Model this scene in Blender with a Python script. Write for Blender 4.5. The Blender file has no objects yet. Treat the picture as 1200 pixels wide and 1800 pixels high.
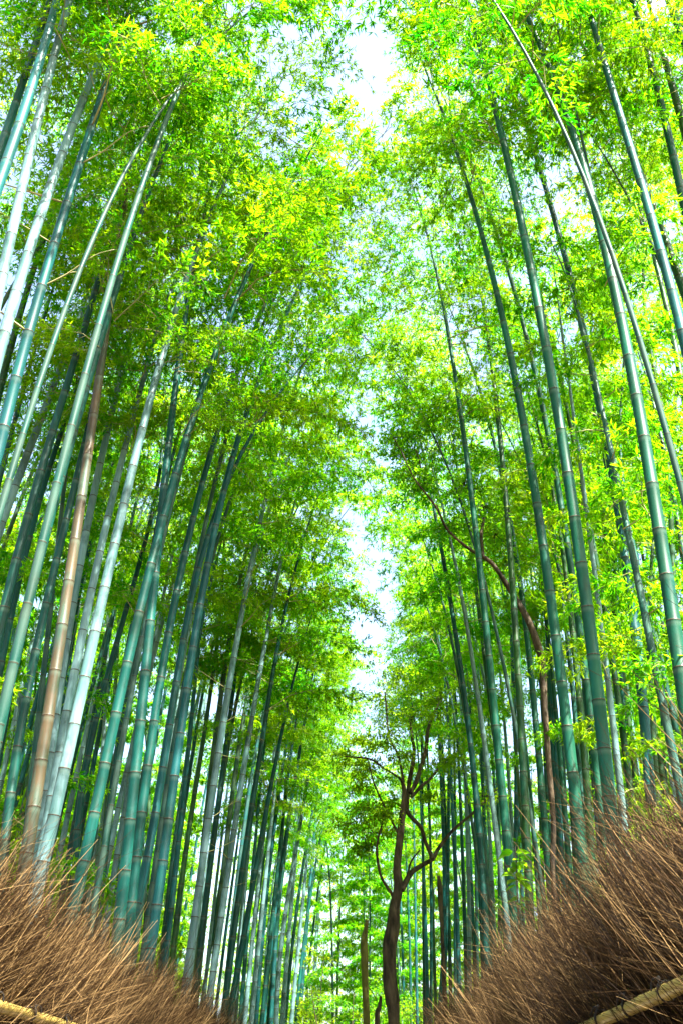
import bpy, math, random
import numpy as np
from mathutils import Vector, Matrix, Euler

# ------------------------------------------------------------------ camera, sky, sun, exposure
SC = bpy.context.scene
COL = SC.collection
R = math.radians
F_PX = 1850.0                       # focal length in pixels of the 1200 x 1800 photograph
PITCH, YAW = R(30.0), R(1.07)
EYE = Vector((0, 0, 0.8))

cd = bpy.data.cameras.new('camera')
cam = bpy.data.objects.new('camera', cd); COL.objects.link(cam)
cd.sensor_fit = 'HORIZONTAL'; cd.sensor_width = 24.0; cd.lens = 24.0 * F_PX / 1200.0
cd.clip_start = 0.05; cd.clip_end = 2000
cam.location = EYE
cam.rotation_euler = Euler((R(90) + PITCH, 0, YAW), 'XYZ')
SC.camera = cam
CR = Euler((R(90) + PITCH, 0, YAW), 'XYZ').to_matrix()
CRI = CR.transposed()

SUN_EL, SUN_AZ = R(57), R(138)      # azimuth clockwise from +Y (the way the camera looks)
world = bpy.data.worlds.new('World'); SC.world = world; world.use_nodes = True
wn = world.node_tree
bg = wn.nodes['Background']; bg.inputs['Strength'].default_value = 0.10
sky = wn.nodes.new('ShaderNodeTexSky'); sky.sky_type = 'NISHITA'; sky.sun_disc = False
sky.sun_elevation = SUN_EL; sky.sun_rotation = SUN_AZ
sky.air_density = 1.0; sky.dust_density = 5.0; sky.ozone_density = 1.0
wn.links.new(sky.outputs[0], bg.inputs[0])
sl = bpy.data.lights.new('sun', 'SUN'); sun = bpy.data.objects.new('sun', sl); COL.objects.link(sun)
sl.energy = 5.0; sl.angle = R(0.53); sl.color = (1.0, 0.95, 0.86)
sdir = Vector((math.sin(SUN_AZ) * math.cos(SUN_EL), math.cos(SUN_AZ) * math.cos(SUN_EL), math.sin(SUN_EL)))
sun.rotation_euler = sdir.to_track_quat('Z', 'Y').to_euler()
sun.location = sdir * 60

vs = SC.view_settings
vs.view_transform = 'Standard'; vs.look = 'None'; vs.gamma = 1.0; vs.use_curve_mapping = False
vs.exposure = 3.05
cy = SC.cycles
cy.max_bounces = 10; cy.diffuse_bounces = 5; cy.transmission_bounces = 8; cy.glossy_bounces = 2
cy.transparent_max_bounces = 2
cy.caustics_reflective = False; cy.caustics_refractive = False
cy.sample_clamp_indirect = 8.0

rng = np.random.default_rng(11)
random.seed(11)


def ray(px, py):
    d = CR @ Vector(((px - 600) / F_PX, (900 - py) / F_PX, -1.0))
    return d                              # per unit of camera depth


def project(p):
    q = CRI @ (Vector(p) - EYE)
    if q.z > -0.05:
        return None
    return 600 + F_PX * q.x / -q.z, 900 - F_PX * q.y / -q.z, -q.z


# ------------------------------------------------------------------ materials
def mat(name):
    m = bpy.data.materials.new(name); m.use_nodes = True
    nt = m.node_tree; nt.nodes.clear()
    out = nt.nodes.new('ShaderNodeOutputMaterial')
    return m, nt, out


def N(nt, t, **kw):
    n = nt.nodes.new(t)
    for k, v in kw.items():
        setattr(n, k, v)
    return n


def mixc(nt, fac, a, b, mode='MIX'):
    n = nt.nodes.new('ShaderNodeMix'); n.data_type = 'RGBA'; n.blend_type = mode; n.clamp_factor = True
    for i, v in ((0, fac), (6, a), (7, b)):
        if hasattr(v, 'is_output'):
            nt.links.new(v, n.inputs[i])
        else:
            n.inputs[i].default_value = v if i == 0 else (*v, 1)
    return n.outputs[2]


def ramp(nt, src, stops):
    n = nt.nodes.new('ShaderNodeValToRGB')
    cr = n.color_ramp
    while len(cr.elements) < len(stops):
        cr.elements.new(0.5)
    for e, (p, c) in zip(cr.elements, stops):
        e.position = p; e.color = (c, c, c, 1) if isinstance(c, (int, float)) else (*c, 1)
    nt.links.new(src, n.inputs[0])
    return n.outputs[0]


def culm_material():
    m, nt, out = mat('bamboo_culm')
    b = N(nt, 'ShaderNodeBsdfPrincipled')
    oi = N(nt, 'ShaderNodeObjectInfo')
    tc = N(nt, 'ShaderNodeTexCoord')
    mp = N(nt, 'ShaderNodeMapping'); mp.inputs['Scale'].default_value = (9, 9, 1.1)
    nt.links.new(tc.outputs['Object'], mp.inputs[0])
    n1 = N(nt, 'ShaderNodeTexNoise'); n1.inputs['Scale'].default_value = 1.6; n1.inputs['Detail'].default_value = 5
    nt.links.new(mp.outputs[0], n1.inputs['Vector'])
    n2 = N(nt, 'ShaderNodeTexNoise'); n2.inputs['Scale'].default_value = 55; n2.inputs['Detail'].default_value = 3
    mp2 = N(nt, 'ShaderNodeMapping'); mp2.inputs['Scale'].default_value = (1, 1, 0.12)
    nt.links.new(tc.outputs['Object'], mp2.inputs[0]); nt.links.new(mp2.outputs[0], n2.inputs['Vector'])
    at = N(nt, 'ShaderNodeAttribute'); at.attribute_name = 'node_band'
    seg = N(nt, 'ShaderNodeAttribute'); seg.attribute_name = 'segment_tone'
    base = oi.outputs['Color']
    # waxy bloom: pale streaks and patches
    f1 = ramp(nt, n1.outputs[0], [(0.48, 0.0), (0.72, 0.5)])
    c = mixc(nt, f1, base, (0.007, 0.090, 0.072))
    n3 = N(nt, 'ShaderNodeTexNoise'); n3.inputs['Scale'].default_value = 2.3; n3.inputs['Detail'].default_value = 7; n3.inputs['Roughness'].default_value = 0.7
    nt.links.new(tc.outputs['Object'], n3.inputs['Vector'])
    f3 = ramp(nt, n3.outputs[0], [(0.52, 0.0), (0.66, 0.65)])
    c = mixc(nt, f3, c, (0.008, 0.026, 0.013))
    f2 = ramp(nt, n2.outputs[0], [(0.45, 0.0), (0.75, 0.35)])
    c = mixc(nt, f2, c, (0.008, 0.045, 0.03))
    sv = N(nt, 'ShaderNodeHueSaturation')
    mr = N(nt, 'ShaderNodeMapRange'); mr.inputs[3].default_value = 0.78; mr.inputs[4].default_value = 1.22
    nt.links.new(seg.outputs['Fac'], mr.inputs[0]); nt.links.new(mr.outputs[0], sv.inputs['Value'])
    nt.links.new(c, sv.inputs['Color'])
    # white bloom just below each node, dark scar on it
    pale = ramp(nt, at.outputs['Fac'], [(0.0, 0.0), (0.5, 0.22), (0.78, 0.0)])
    c = mixc(nt, pale, sv.outputs[0], (0.16, 0.22, 0.17))
    dark = ramp(nt, at.outputs['Fac'], [(0.7, 0.0), (0.95, 0.9)])
    c = mixc(nt, dark, c, (0.035, 0.022, 0.010))
    nt.links.new(c, b.inputs['Base Color'])
    b.inputs['Roughness'].default_value = 0.45
    b.inputs['Specular IOR Level'].default_value = 0.15
    bp = N(nt, 'ShaderNodeBump'); bp.inputs['Strength'].default_value = 0.12; bp.inputs['Distance'].default_value = 0.004
    nt.links.new(n2.outputs[0], bp.inputs['Height']); nt.links.new(bp.outputs[0], b.inputs['Normal'])
    nt.links.new(b.outputs[0], out.inputs[0])
    return m


def leaf_material(name, dark, light, tdark, tlight, mixf=0.55):
    m, nt, out = mat(name)
    at = N(nt, 'ShaderNodeAttribute'); at.attribute_name = 'tone'
    oi = N(nt, 'ShaderNodeObjectInfo')
    a = mixc(nt, at.outputs['Fac'], dark, light)
    t = mixc(nt, at.outputs['Fac'], tdark, tlight)
    mr = N(nt, 'ShaderNodeMapRange'); mr.inputs[3].default_value = 0.475; mr.inputs[4].default_value = 0.525
    nt.links.new(oi.outputs['Random'], mr.inputs[0])
    h1 = N(nt, 'ShaderNodeHueSaturation'); h2 = N(nt, 'ShaderNodeHueSaturation')
    for h, c in ((h1, a), (h2, t)):
        nt.links.new(mr.outputs[0], h.inputs['Hue']); nt.links.new(c, h.inputs['Color'])
    d = N(nt, 'ShaderNodeBsdfPrincipled'); d.inputs['Roughness'].default_value = 0.45
    d.inputs['Specular IOR Level'].default_value = 0.07
    tr = N(nt, 'ShaderNodeBsdfTranslucent')
    nt.links.new(h1.outputs[0], d.inputs['Base Color']); nt.links.new(h2.outputs[0], tr.inputs['Color'])
    mx = N(nt, 'ShaderNodeMixShader'); mx.inputs[0].default_value = mixf
    nt.links.new(d.outputs[0], mx.inputs[1]); nt.links.new(tr.outputs[0], mx.inputs[2])
    nt.links.new(mx.outputs[0], out.inputs[0])
    return m


def plain_material(name, c1, c2, scale=8.0, stretch=(1, 1, 1), rough=0.7, bump=0.3, dist=0.01, obj_random=False):
    m, nt, out = mat(name)
    b = N(nt, 'ShaderNodeBsdfPrincipled'); b.inputs['Roughness'].default_value = rough; b.inputs['Specular IOR Level'].default_value = 0.2
    tc = N(nt, 'ShaderNodeTexCoord'); mp = N(nt, 'ShaderNodeMapping'); mp.inputs['Scale'].default_value = stretch
    nt.links.new(tc.outputs['Object'], mp.inputs[0])
    n = N(nt, 'ShaderNodeTexNoise'); n.inputs['Scale'].default_value = scale; n.inputs['Detail'].default_value = 6
    nt.links.new(mp.outputs[0], n.inputs['Vector'])
    f = ramp(nt, n.outputs[0], [(0.32, 0.0), (0.68, 1.0)])
    c = mixc(nt, f, c1, c2)
    nt.links.new(c, b.inputs['Base Color'])
    bp = N(nt, 'ShaderNodeBump'); bp.inputs['Strength'].default_value = bump; bp.inputs['Distance'].default_value = dist
    nt.links.new(n.outputs[0], bp.inputs['Height']); nt.links.new(bp.outputs[0], b.inputs['Normal'])
    nt.links.new(b.outputs[0], out.inputs[0])
    return m


def twig_material():
    m, nt, out = mat('brush_twig')
    at = N(nt, 'ShaderNodeAttribute'); at.attribute_name = 'tone'
    oi = N(nt, 'ShaderNodeObjectInfo')
    sh = N(nt, 'ShaderNodeMapRange'); sh.inputs[3].default_value = -0.14; sh.inputs[4].default_value = 0.14
    nt.links.new(oi.outputs['Random'], sh.inputs[0])
    ad = N(nt, 'ShaderNodeMath'); ad.operation = 'ADD'
    nt.links.new(at.outputs['Fac'], ad.inputs[0]); nt.links.new(sh.outputs[0], ad.inputs[1])
    c = ramp(nt, ad.outputs[0], [(0.0, (0.003, 0.0015, 0.0004)), (0.45, (0.009, 0.004, 0.001)), (0.78, (0.042, 0.021, 0.005)), (1.0, (0.28, 0.18, 0.075))])  # bright end paints sun-caught tips, dark end the shaded inside
    b = N(nt, 'ShaderNodeBsdfPrincipled'); b.inputs['Roughness'].default_value = 0.6; b.inputs['Specular IOR Level'].default_value = 0.08
    nt.links.new(c, b.inputs['Base Color']); nt.links.new(b.outputs[0], out.inputs[0])
    return m


M_CULM = culm_material()
M_LEAF = leaf_material('bamboo_leaf', (0.012, 0.075, 0.002), (0.068, 0.160, 0.003), (0.08, 0.42, 0.002), (0.49, 0.80, 0.004), 0.60)
M_BROAD = leaf_material('broad_leaf', (0.025, 0.075, 0.008), (0.08, 0.15, 0.012), (0.15, 0.42, 0.004), (0.46, 0.74, 0.008), 0.58)
M_BRANCH = plain_material('bamboo_branch', (0.14, 0.16, 0.05), (0.30, 0.27, 0.12), 6, rough=0.5, bump=0.05)
M_TWIG = twig_material()
M_NODE = plain_material('node_scar', (0.010, 0.005, 0.002), (0.035, 0.020, 0.008), 30, rough=0.7, bump=0.2, dist=0.003)
M_BARK = plain_material('tree_bark', (0.012, 0.009, 0.006), (0.085, 0.062, 0.038), 11, (1, 1, 0.3), 0.85, 1.0, 0.06)
M_MOSS = plain_material('mossy_bark', (0.075, 0.065, 0.018), (0.17, 0.15, 0.035), 5, (1, 1, 0.5), 0.9, 0.8, 0.02)
M_RAIL = plain_material('rail_bamboo', (0.20, 0.135, 0.030), (0.34, 0.25, 0.07), 4, (1, 0.2, 1), 0.35, 0.1, 0.002)
M_ROPE = plain_material('black_rope', (0.008, 0.007, 0.006), (0.02, 0.018, 0.015), 90, rough=0.9, bump=0.6, dist=0.003)
M_GROUND = plain_material('leaf_litter', (0.060, 0.040, 0.020), (0.16, 0.11, 0.055), 3.0, rough=0.95, bump=0.8, dist=0.05)
M_PATH = plain_material('packed_path', (0.10, 0.085, 0.065), (0.17, 0.15, 0.12), 5.0, rough=0.95, bump=0.4, dist=0.02)


# ------------------------------------------------------------------ mesh helpers
def tag(o, label=None, cat=None, group=None, kind=None):
    for k, v in (('label', label), ('category', cat), ('group', group), ('kind', kind)):
        if v:
            o[k] = v
    return o


def empty(name, loc):
    o = bpy.data.objects.new(name, None); COL.objects.link(o); o.location = loc
    o.empty_display_size = 0.2
    return o


def obj(name, me, parent=None, loc=None):
    o = bpy.data.objects.new(name, me); COL.objects.link(o)
    if parent is not None:
        o.parent = parent
    if loc is not None:
        o.location = loc
    return o


def smooth_line(P, W, k=5):
    """Catmull-Rom through the points, k steps a span"""
    P = np.asarray(P, float); W = np.asarray(W, float)
    Q = np.concatenate([[2 * P[0] - P[1]], P, [2 * P[-1] - P[-2]]])
    out, wo = [], []
    for i in range(len(P) - 1):
        a, b_, c, d = Q[i:i + 4]
        for t in np.linspace(0, 1, k, endpoint=False):
            out.append(0.5 * (2 * b_ + (c - a) * t + (2 * a - 5 * b_ + 4 * c - d) * t * t + (3 * b_ - a - 3 * c + d) * t ** 3))
            wo.append(W[i] + (W[i + 1] - W[i]) * t)
    out.append(P[-1]); wo.append(W[-1])
    return np.array(out), np.array(wo)


class MB:
    """collects vertices, faces, a per-face material index and a per-vertex tone"""
    def __init__(self):
        self.v, self.f, self.m, self.t, self.n = [], [], [], [], 0

    def add(self, v, f, mi=0, tone=0.5):
        v = np.asarray(v, float).reshape(-1, 3)
        self.v.append(v)
        for q in f:
            self.f.append(tuple(int(i) + self.n for i in q)); self.m.append(mi)
        t = np.broadcast_to(np.asarray(tone, float), (len(v),))
        self.t.append(t); self.n += len(v)

    def tube(self, pts, rad, sides=6, mi=0, tone=0.5, cap=True):
        pts = np.asarray(pts, float); rad = np.broadcast_to(np.asarray(rad, float), (len(pts),))
        tan = np.gradient(pts, axis=0); tan /= np.linalg.norm(tan, axis=1)[:, None] + 1e-12
        ref = np.array([0.31, 0.95, 0.05]) if abs(tan[0][1]) < 0.85 else np.array([1.0, 0.1, 0.1])
        u = np.cross(tan, ref); u /= np.linalg.norm(u, axis=1)[:, None] + 1e-12
        w = np.cross(tan, u)
        a = np.linspace(0, 2 * np.pi, sides, endpoint=False)
        ring = pts[:, None, :] + rad[:, None, None] * (np.cos(a)[None, :, None] * u[:, None, :] + np.sin(a)[None, :, None] * w[:, None, :])
        k = len(pts)
        f = []
        for i in range(k - 1):
            for j in range(sides):
                jj = (j + 1) % sides
                f.append((i * sides + j, i * sides + jj, (i + 1) * sides + jj, (i + 1) * sides + j))
        if cap:
            f.append(tuple(range(sides - 1, -1, -1))); f.append(tuple((k - 1) * sides + j for j in range(sides)))
        tt = np.repeat(np.broadcast_to(np.asarray(tone, float), (k,)), sides)
        self.add(ring.reshape(-1, 3), f, mi, tt)

    def mesh(self, name, mats, smooth=True):
        me = bpy.data.meshes.new(name)
        v = np.concatenate(self.v)
        me.from_pydata(v.tolist(), [], self.f)
        for m in mats:
            me.materials.append(m)
        if len(mats) > 1:
            me.polygons.foreach_set('material_index', np.array(self.m, dtype=np.int32))
        a = me.attributes.new('tone', 'FLOAT', 'POINT'); a.data.foreach_set('value', np.concatenate(self.t).astype(np.float32))
        if smooth:
            me.polygons.foreach_set('use_smooth', np.ones(len(me.polygons), dtype=bool))
        me.update()
        return me


def fast_mesh(name, v, faces, mats, mi=None, tone=None, smooth=False):
    """v (n,3); faces list of (m,k) int arrays"""
    me = bpy.data.meshes.new(name)
    me.vertices.add(len(v)); me.vertices.foreach_set('co', np.asarray(v, np.float32).ravel())
    loops = np.concatenate([f.ravel() for f in faces]).astype(np.int32)
    tot = np.concatenate([np.full(len(f), f.shape[1]) for f in faces]).astype(np.int32)
    st = np.concatenate([[0], np.cumsum(tot)[:-1]]).astype(np.int32)
    me.loops.add(len(loops)); me.loops.foreach_set('vertex_index', loops)
    me.polygons.add(len(tot)); me.polygons.foreach_set('loop_start', st); me.polygons.foreach_set('loop_total', tot)
    for m in mats:
        me.materials.append(m)
    if mi is not None:
        me.polygons.foreach_set('material_index', np.asarray(mi, np.int32))
    if smooth:
        me.polygons.foreach_set('use_smooth', np.ones(len(tot), dtype=bool))
    if tone is not None:
        a = me.attributes.new('tone', 'FLOAT', 'POINT'); a.data.foreach_set('value', np.asarray(tone, np.float32))
    me.update(calc_edges=True); me.validate()
    return me


def unit(a):
    return a / (np.linalg.norm(a, axis=-1, keepdims=True) + 1e-12)


def leaf_verts(base, d, nrm, length, width):
    """folded pointed leaves: base, two shoulders, tip -> (n,4,3)"""
    side = unit(np.cross(d, nrm)); up = unit(np.cross(side, d))
    mid = base + d * (length * 0.38)[:, None]
    l = mid + side * (width * 0.5)[:, None] + up * (width * 0.18)[:, None]
    r = mid - side * (width * 0.5)[:, None] + up * (width * 0.18)[:, None]
    tip = base + d * length[:, None] - up * (length * 0.10)[:, None]
    return np.stack([base, l, tip, r], 1)


def tube_np(pts, rads, sides=3):
    """many polylines at once: pts (n,k,3), rads (n,k)"""
    n, k, _ = pts.shape
    tan = np.gradient(pts, axis=1); tan = unit(tan)
    ref = np.array([0.3, 0.2, 0.93])
    u = unit(np.cross(tan, ref)); w = np.cross(tan, u)
    a = np.linspace(0, 2 * np.pi, sides, endpoint=False)
    ring = pts[:, :, None, :] + rads[:, :, None, None] * (np.cos(a)[None, None, :, None] * u[:, :, None, :] + np.sin(a)[None, None, :, None] * w[:, :, None, :])
    idx = np.arange(n * k * sides).reshape(n, k, sides)
    f = np.stack([idx[:, :-1, :], np.roll(idx, -1, 2)[:, :-1, :], np.roll(idx, -1, 2)[:, 1:, :], idx[:, 1:, :]], -1).reshape(-1, 4)
    return ring.reshape(-1, 3), f


# ------------------------------------------------------------------ leafy bamboo branches (shared meshes)
def spray_arrays(g, L, n_tw, rise=0.55, droop=0.5, leaf=1.0):
    """one drooping bamboo branch: twig polylines, radii, leaves and leaf tones. origin at the culm, growing along +X"""
    def main(s):
        s = np.asarray(s)
        return np.stack([L * s * (1 - 0.10 * s), 0.08 * L * np.sin(s * 5 + ph), L * (rise * s - droop * s ** 2)], -1)
    ph = g.uniform(0, 6)
    lines = [main(np.linspace(0, 1, 5))]; rads = [np.linspace(0.0085, 0.002, 5)]
    base, dirs, ton = [], [], []
    for i in range(n_tw):
        s = 0.16 + 0.84 * (i + g.uniform(0, 0.8)) / n_tw
        p = main(s); t = unit(main(s + 0.02) - main(s - 0.02))
        sgn = 1 if i % 2 else -1
        ang = g.uniform(0.5, 1.25) * sgn
        d = np.array([t[0] * math.cos(ang) - math.sin(ang) * 0.15 * t[1], math.sin(ang), t[2] * 0.6 + g.uniform(-0.35, 0.45)])
        d = unit(d)
        tl = L * g.uniform(0.22, 0.42) * (1.15 - 0.45 * s)
        ss = np.linspace(0, 1, 5)
        ln = p + d * (ss * tl)[:, None] + np.array([0, 0, -1]) * (0.35 * tl * ss ** 2)[:, None]
        lines.append(ln); rads.append(np.linspace(0.0030, 0.0010, 5))
        nc = max(4, int(tl / 0.050))
        tw_tone = g.uniform(-0.38, 0.32)
        for j in range(nc):
            q = 0.18 + 0.82 * (j + g.uniform(0, 0.6)) / nc
            pp = p + d * (q * tl) + np.array([0, 0, -0.35 * tl * q * q])
            off = g.normal(0, 0.05, 3); off[2] -= 0.01
            for k in range(int(g.integers(5, 10))):
                ld = unit(d * 0.7 + g.normal(0, 0.62, 3) + np.array([0, 0, -0.38]))
                base.append(pp + off * (k > 0)); dirs.append(ld); ton.append(0.45 + tw_tone + g.normal(0, 0.2))
    base = np.array(base); dirs = np.array(dirs)
    n = len(base)
    nrm = unit(np.array([0, 0, 1.0]) + g.normal(0, 0.55, (n, 3)))
    ln = g.uniform(0.050, 0.108, n) * leaf; wd = ln * g.uniform(0.17, 0.235, n)
    lv = leaf_verts(base, dirs, nrm, ln, wd)
    return np.array(lines), np.array(rads), lv, np.clip(np.array(ton), 0, 1)


def spray_mesh(name, parts):
    """parts: list of (lines, rads, leaves, tones)"""
    tv, tf, off = [], [], 0
    for ln, rd, _, _ in parts:
        v, f = tube_np(ln, rd, 3); tv.append(v); tf.append(f + off); off += len(v)
    lv = np.concatenate([p[2] for p in parts]); tn = np.concatenate([p[3] for p in parts])
    n = len(lv)
    idx = off + np.arange(n * 4).reshape(n, 4)
    tri = np.concatenate([idx[:, [0, 1, 2]], idx[:, [0, 2, 3]]])
    tf = np.concatenate(tf)
    v = np.concatenate(tv + [lv.reshape(-1, 3)])
    tone = np.concatenate([np.full(off, 0.5), np.repeat(tn, 4)])
    mi = np.concatenate([np.zeros(len(tf)), np.ones(len(tri))])
    return fast_mesh(name, v, [tf, tri], [M_BRANCH, M_LEAF], mi, tone)


def xform(part, Mx, s, loc):
    ln, rd, lv, tn = part
    return (ln @ Mx.T * s + loc, rd * s, lv @ Mx.T * s + loc, tn)


def rotz(a):
    c, s = math.cos(a), math.sin(a)
    return np.array([[c, -s, 0], [s, c, 0], [0, 0, 1.0]])


BRANCH_MESH = []
for i in range(9):
    g = np.random.default_rng(100 + i)
    a = spray_arrays(g, g.uniform(1.35, 1.75), 17, g.uniform(0.35, 0.7), g.uniform(0.35, 0.7))
    b = spray_arrays(g, g.uniform(0.95, 1.3), 12, g.uniform(0.3, 0.7), g.uniform(0.3, 0.7))
    b = xform(b, rotz(g.uniform(0.7, 1.2) * (1 if i % 2 else -1)), 1.0, np.zeros(3))
    BRANCH_MESH.append(spray_mesh('leafy_branch', [a, b]))


# ------------------------------------------------------------------ culms
def radius_at(u):
    """relative radius along the culm, u = height / total height"""
    u = np.clip(np.asarray(u, float), 0, 1)
    return np.maximum(0.05, (1 - 0.30 * u - 0.62 * u ** 2.6))


def node_heights(H, inter, g):
    z = [0.05]; s = 0.5
    while z[-1] < H - 0.1:
        u = z[-1] / H
        step = inter * (0.62 + 0.75 * math.sin(min(1, u * 2.2) * math.pi / 2) - 0.75 * max(0, u - 0.45) ** 1.0) * g.uniform(0.95, 1.05)
        z.append(z[-1] + max(0.10, step))
    return np.array(z)


def culm_mesh(name, H, r0, axis, nodes, sides=14, simple=False):
    """axis(z)->(k,3) offsets; nodes: heights of the nodes. One continuous tapering tube with swollen nodes"""
    zs, sc, nb, st = [], [], [], []
    g = np.random.default_rng(int(H * 1000) % 9973)
    for i, z in enumerate(nodes[:-1]):
        gap = nodes[i + 1] - z
        tone = g.uniform(0, 1)
        if simple:
            for dz, k, b in ((-0.012, 1.0, 0.6), (0.0, 1.05, 1.0), (0.014, 0.99, 0.0)):
                zs.append(z + dz); sc.append(k); nb.append(b); st.append(tone)
        else:
            for dz, k, b in ((-min(0.07, gap * 0.25), 1.0, 0.0), (-0.016, 1.01, 0.62), (-0.006, 1.055, 0.75), (0.0, 1.06, 1.0), (0.007, 1.03, 1.0), (0.014, 0.985, 0.0)):
                zs.append(z + dz); sc.append(k); nb.append(b); st.append(tone if dz > 0 else (st[-1] if st else tone))
    zs.append(H); sc.append(0.3); nb.append(0); st.append(0.5)
    o = np.argsort(zs, kind='stable')
    zs = np.array(zs)[o]; sc = np.array(sc)[o]; nb = np.array(nb)[o]; st = np.array(st)[o]
    pts = axis(zs)
    rad = r0 * radius_at(zs / H) * sc
    tan = unit(np.gradient(pts, axis=0) + 1e-9)
    u = unit(np.cross(tan, np.array([0.0, 1.0, 0.0]))); w = np.cross(tan, u)
    a = np.linspace(0, 2 * np.pi, sides, endpoint=False)
    ring = pts[:, None] + rad[:, None, None] * (np.cos(a)[None, :, None] * u[:, None] + np.sin(a)[None, :, None] * w[:, None])
    k = len(zs); idx = np.arange(k * sides).reshape(k, sides)
    q = np.stack([idx[:-1], np.roll(idx, -1, 1)[:-1], np.roll(idx, -1, 1)[1:], idx[1:]], -1).reshape(-1, 4)
    me = fast_mesh(name, ring.reshape(-1, 3), [q], [M_CULM], smooth=True)
    for nm, arr in (('node_band', nb), ('segment_tone', st)):
        at = me.attributes.new(nm, 'FLOAT', 'POINT'); at.data.foreach_set('value', np.repeat(arr, sides).astype(np.float32))
    return me


def ring_mesh():
    b = MB()
    sides = 14
    prof = [(1.00, -0.075), (1.065, -0.045), (1.075, 0.02), (1.03, 0.065), (1.0, 0.08)]
    a = np.linspace(0, 2 * np.pi, sides, endpoint=False)
    v = np.concatenate([np.stack([r * np.cos(a), r * np.sin(a), np.full(sides, z)], 1) for r, z in prof])
    f = [(i * sides + j, i * sides + (j + 1) % sides, (i + 1) * sides + (j + 1) % sides, (i + 1) * sides + j) for i in range(len(prof) - 1) for j in range(sides)]
    b.add(v, f)
    return b.mesh('node_ring', [M_NODE])


RING = ring_mesh()
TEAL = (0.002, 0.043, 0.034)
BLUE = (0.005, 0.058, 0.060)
PALE = (0.100, 0.180, 0.185)  # raised albedo: paints the white of direct sun into the culm colour
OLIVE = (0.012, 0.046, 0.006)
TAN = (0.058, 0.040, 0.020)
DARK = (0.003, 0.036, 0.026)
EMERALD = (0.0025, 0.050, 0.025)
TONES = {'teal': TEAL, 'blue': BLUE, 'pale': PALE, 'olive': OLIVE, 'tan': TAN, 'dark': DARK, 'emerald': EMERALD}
N_BRANCH = [0]


def place_on(parent, me, name, p, t, s, kind=None):
    o = obj(name, me, parent)
    q = Vector(t).to_track_quat('Z', 'Y')
    o.rotation_mode = 'QUATERNION'; o.rotation_quaternion = q
    o.location = p; o.scale = (s, s, s)
    if kind:
        o['kind'] = kind
    return o


def build_bamboo(base, H, r0, axis, tone, label, group, branch_from, inter, rings=True, leaf_scale=1.0, seed=0, leafy=0.95):
    g = np.random.default_rng(seed)
    root = empty('bamboo', base)
    tag(root, label, 'bamboo', group)
    nodes = node_heights(H, inter, g)
    cu = obj('culm', culm_mesh('culm', H, r0, axis, nodes), root)
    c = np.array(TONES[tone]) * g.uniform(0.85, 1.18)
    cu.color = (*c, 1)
    P = axis(nodes); T = unit(axis(nodes + 0.05) - axis(nodes - 0.05))
    az = g.uniform(0, 6.28)
    for i, z in enumerate(nodes[1:-1], 1):
        w = Vector(base) + Vector(P[i])
        pr = project(w)
        rr = r0 * float(radius_at(z / H))
        inview = pr is not None and -30 < pr[0] < 1230 and -30 < pr[1] < 1830
        if rings and inview and 2 * rr * F_PX / pr[2] > 8.0:
            place_on(cu, RING, 'node_ring', P[i], T[i], rr)
        if z > branch_from and g.random() < leafy:
            az += math.pi + g.normal(0, 0.5)
            u = (z - branch_from) / (H - branch_from)
            s = leaf_scale * (1.08 - 0.5 * u ** 2 + 0.15 * g.normal())
            if u < 0.12:
                s *= 0.75
            reach = w.x + 1.15 * s * math.cos(az)
            if abs(reach - 0.22) < 0.55 and (9.3 < w.y < 12.2 or 16.3 < w.y < 18.3 or 19.6 < w.y < 25.5) and g.random() < 0.85:
                continue                        # the strip of open sky above the path
            o = obj('leafy_branch', BRANCH_MESH[int(g.integers(len(BRANCH_MESH)))], root)
            o.location = P[i]; o.scale = (s, s, s); o.rotation_euler = (g.normal(0, 0.15), g.normal(0, 0.15), az)
            o['kind'] = 'stuff'
            N_BRANCH[0] += 1
    if 'twigs' in label:
        lo, hi = (0.25, 0.62) if 'broken' in label else (0.40, 0.8)
        for i, z in enumerate(nodes):
            if lo * H < z < hi * H and g.random() < 0.75:
                o = obj('bare_twig', TWIGS[int(g.integers(3))], root)
                o.location = P[i]; q = g.uniform(0.45, 0.8) * (1.5 if 'bare' in label else 1.0); o.scale = (q, q, q)
                o.rotation_euler = (0, g.normal(0, 0.2), g.choice([0.0, 3.1, -0.6, 0.5]) + g.normal(0, 0.4))
    return root


def twig_mesh(seed):
    g = np.random.default_rng(seed)
    b = MB()
    P, W = smooth_line([(0, 0, 0), (0.35, 0.02, 0.10), (0.75, 0.0, 0.24), (1.0, 0.03, 0.27)], [.012, .009, .006, .003], 4)
    b.tube(P, W, 5)
    for k in range(3):
        q = P[4 + 3 * k]
        e = q + np.array([0.22, (-1) ** k * 0.16, 0.12]) * g.uniform(0.6, 1.2)
        b.tube([q, (q + e) / 2 + np.array([0, 0, 0.015]), e], [.005, .004, .002], 4)
    return b.mesh('bare_twig', [M_BRANCH])


TWIGS = [twig_mesh(1), twig_mesh(2), twig_mesh(3)]
FENCE_L, FENCE_R = -2.15, 1.45       # nearest a culm may stand to the path on each side


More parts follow.
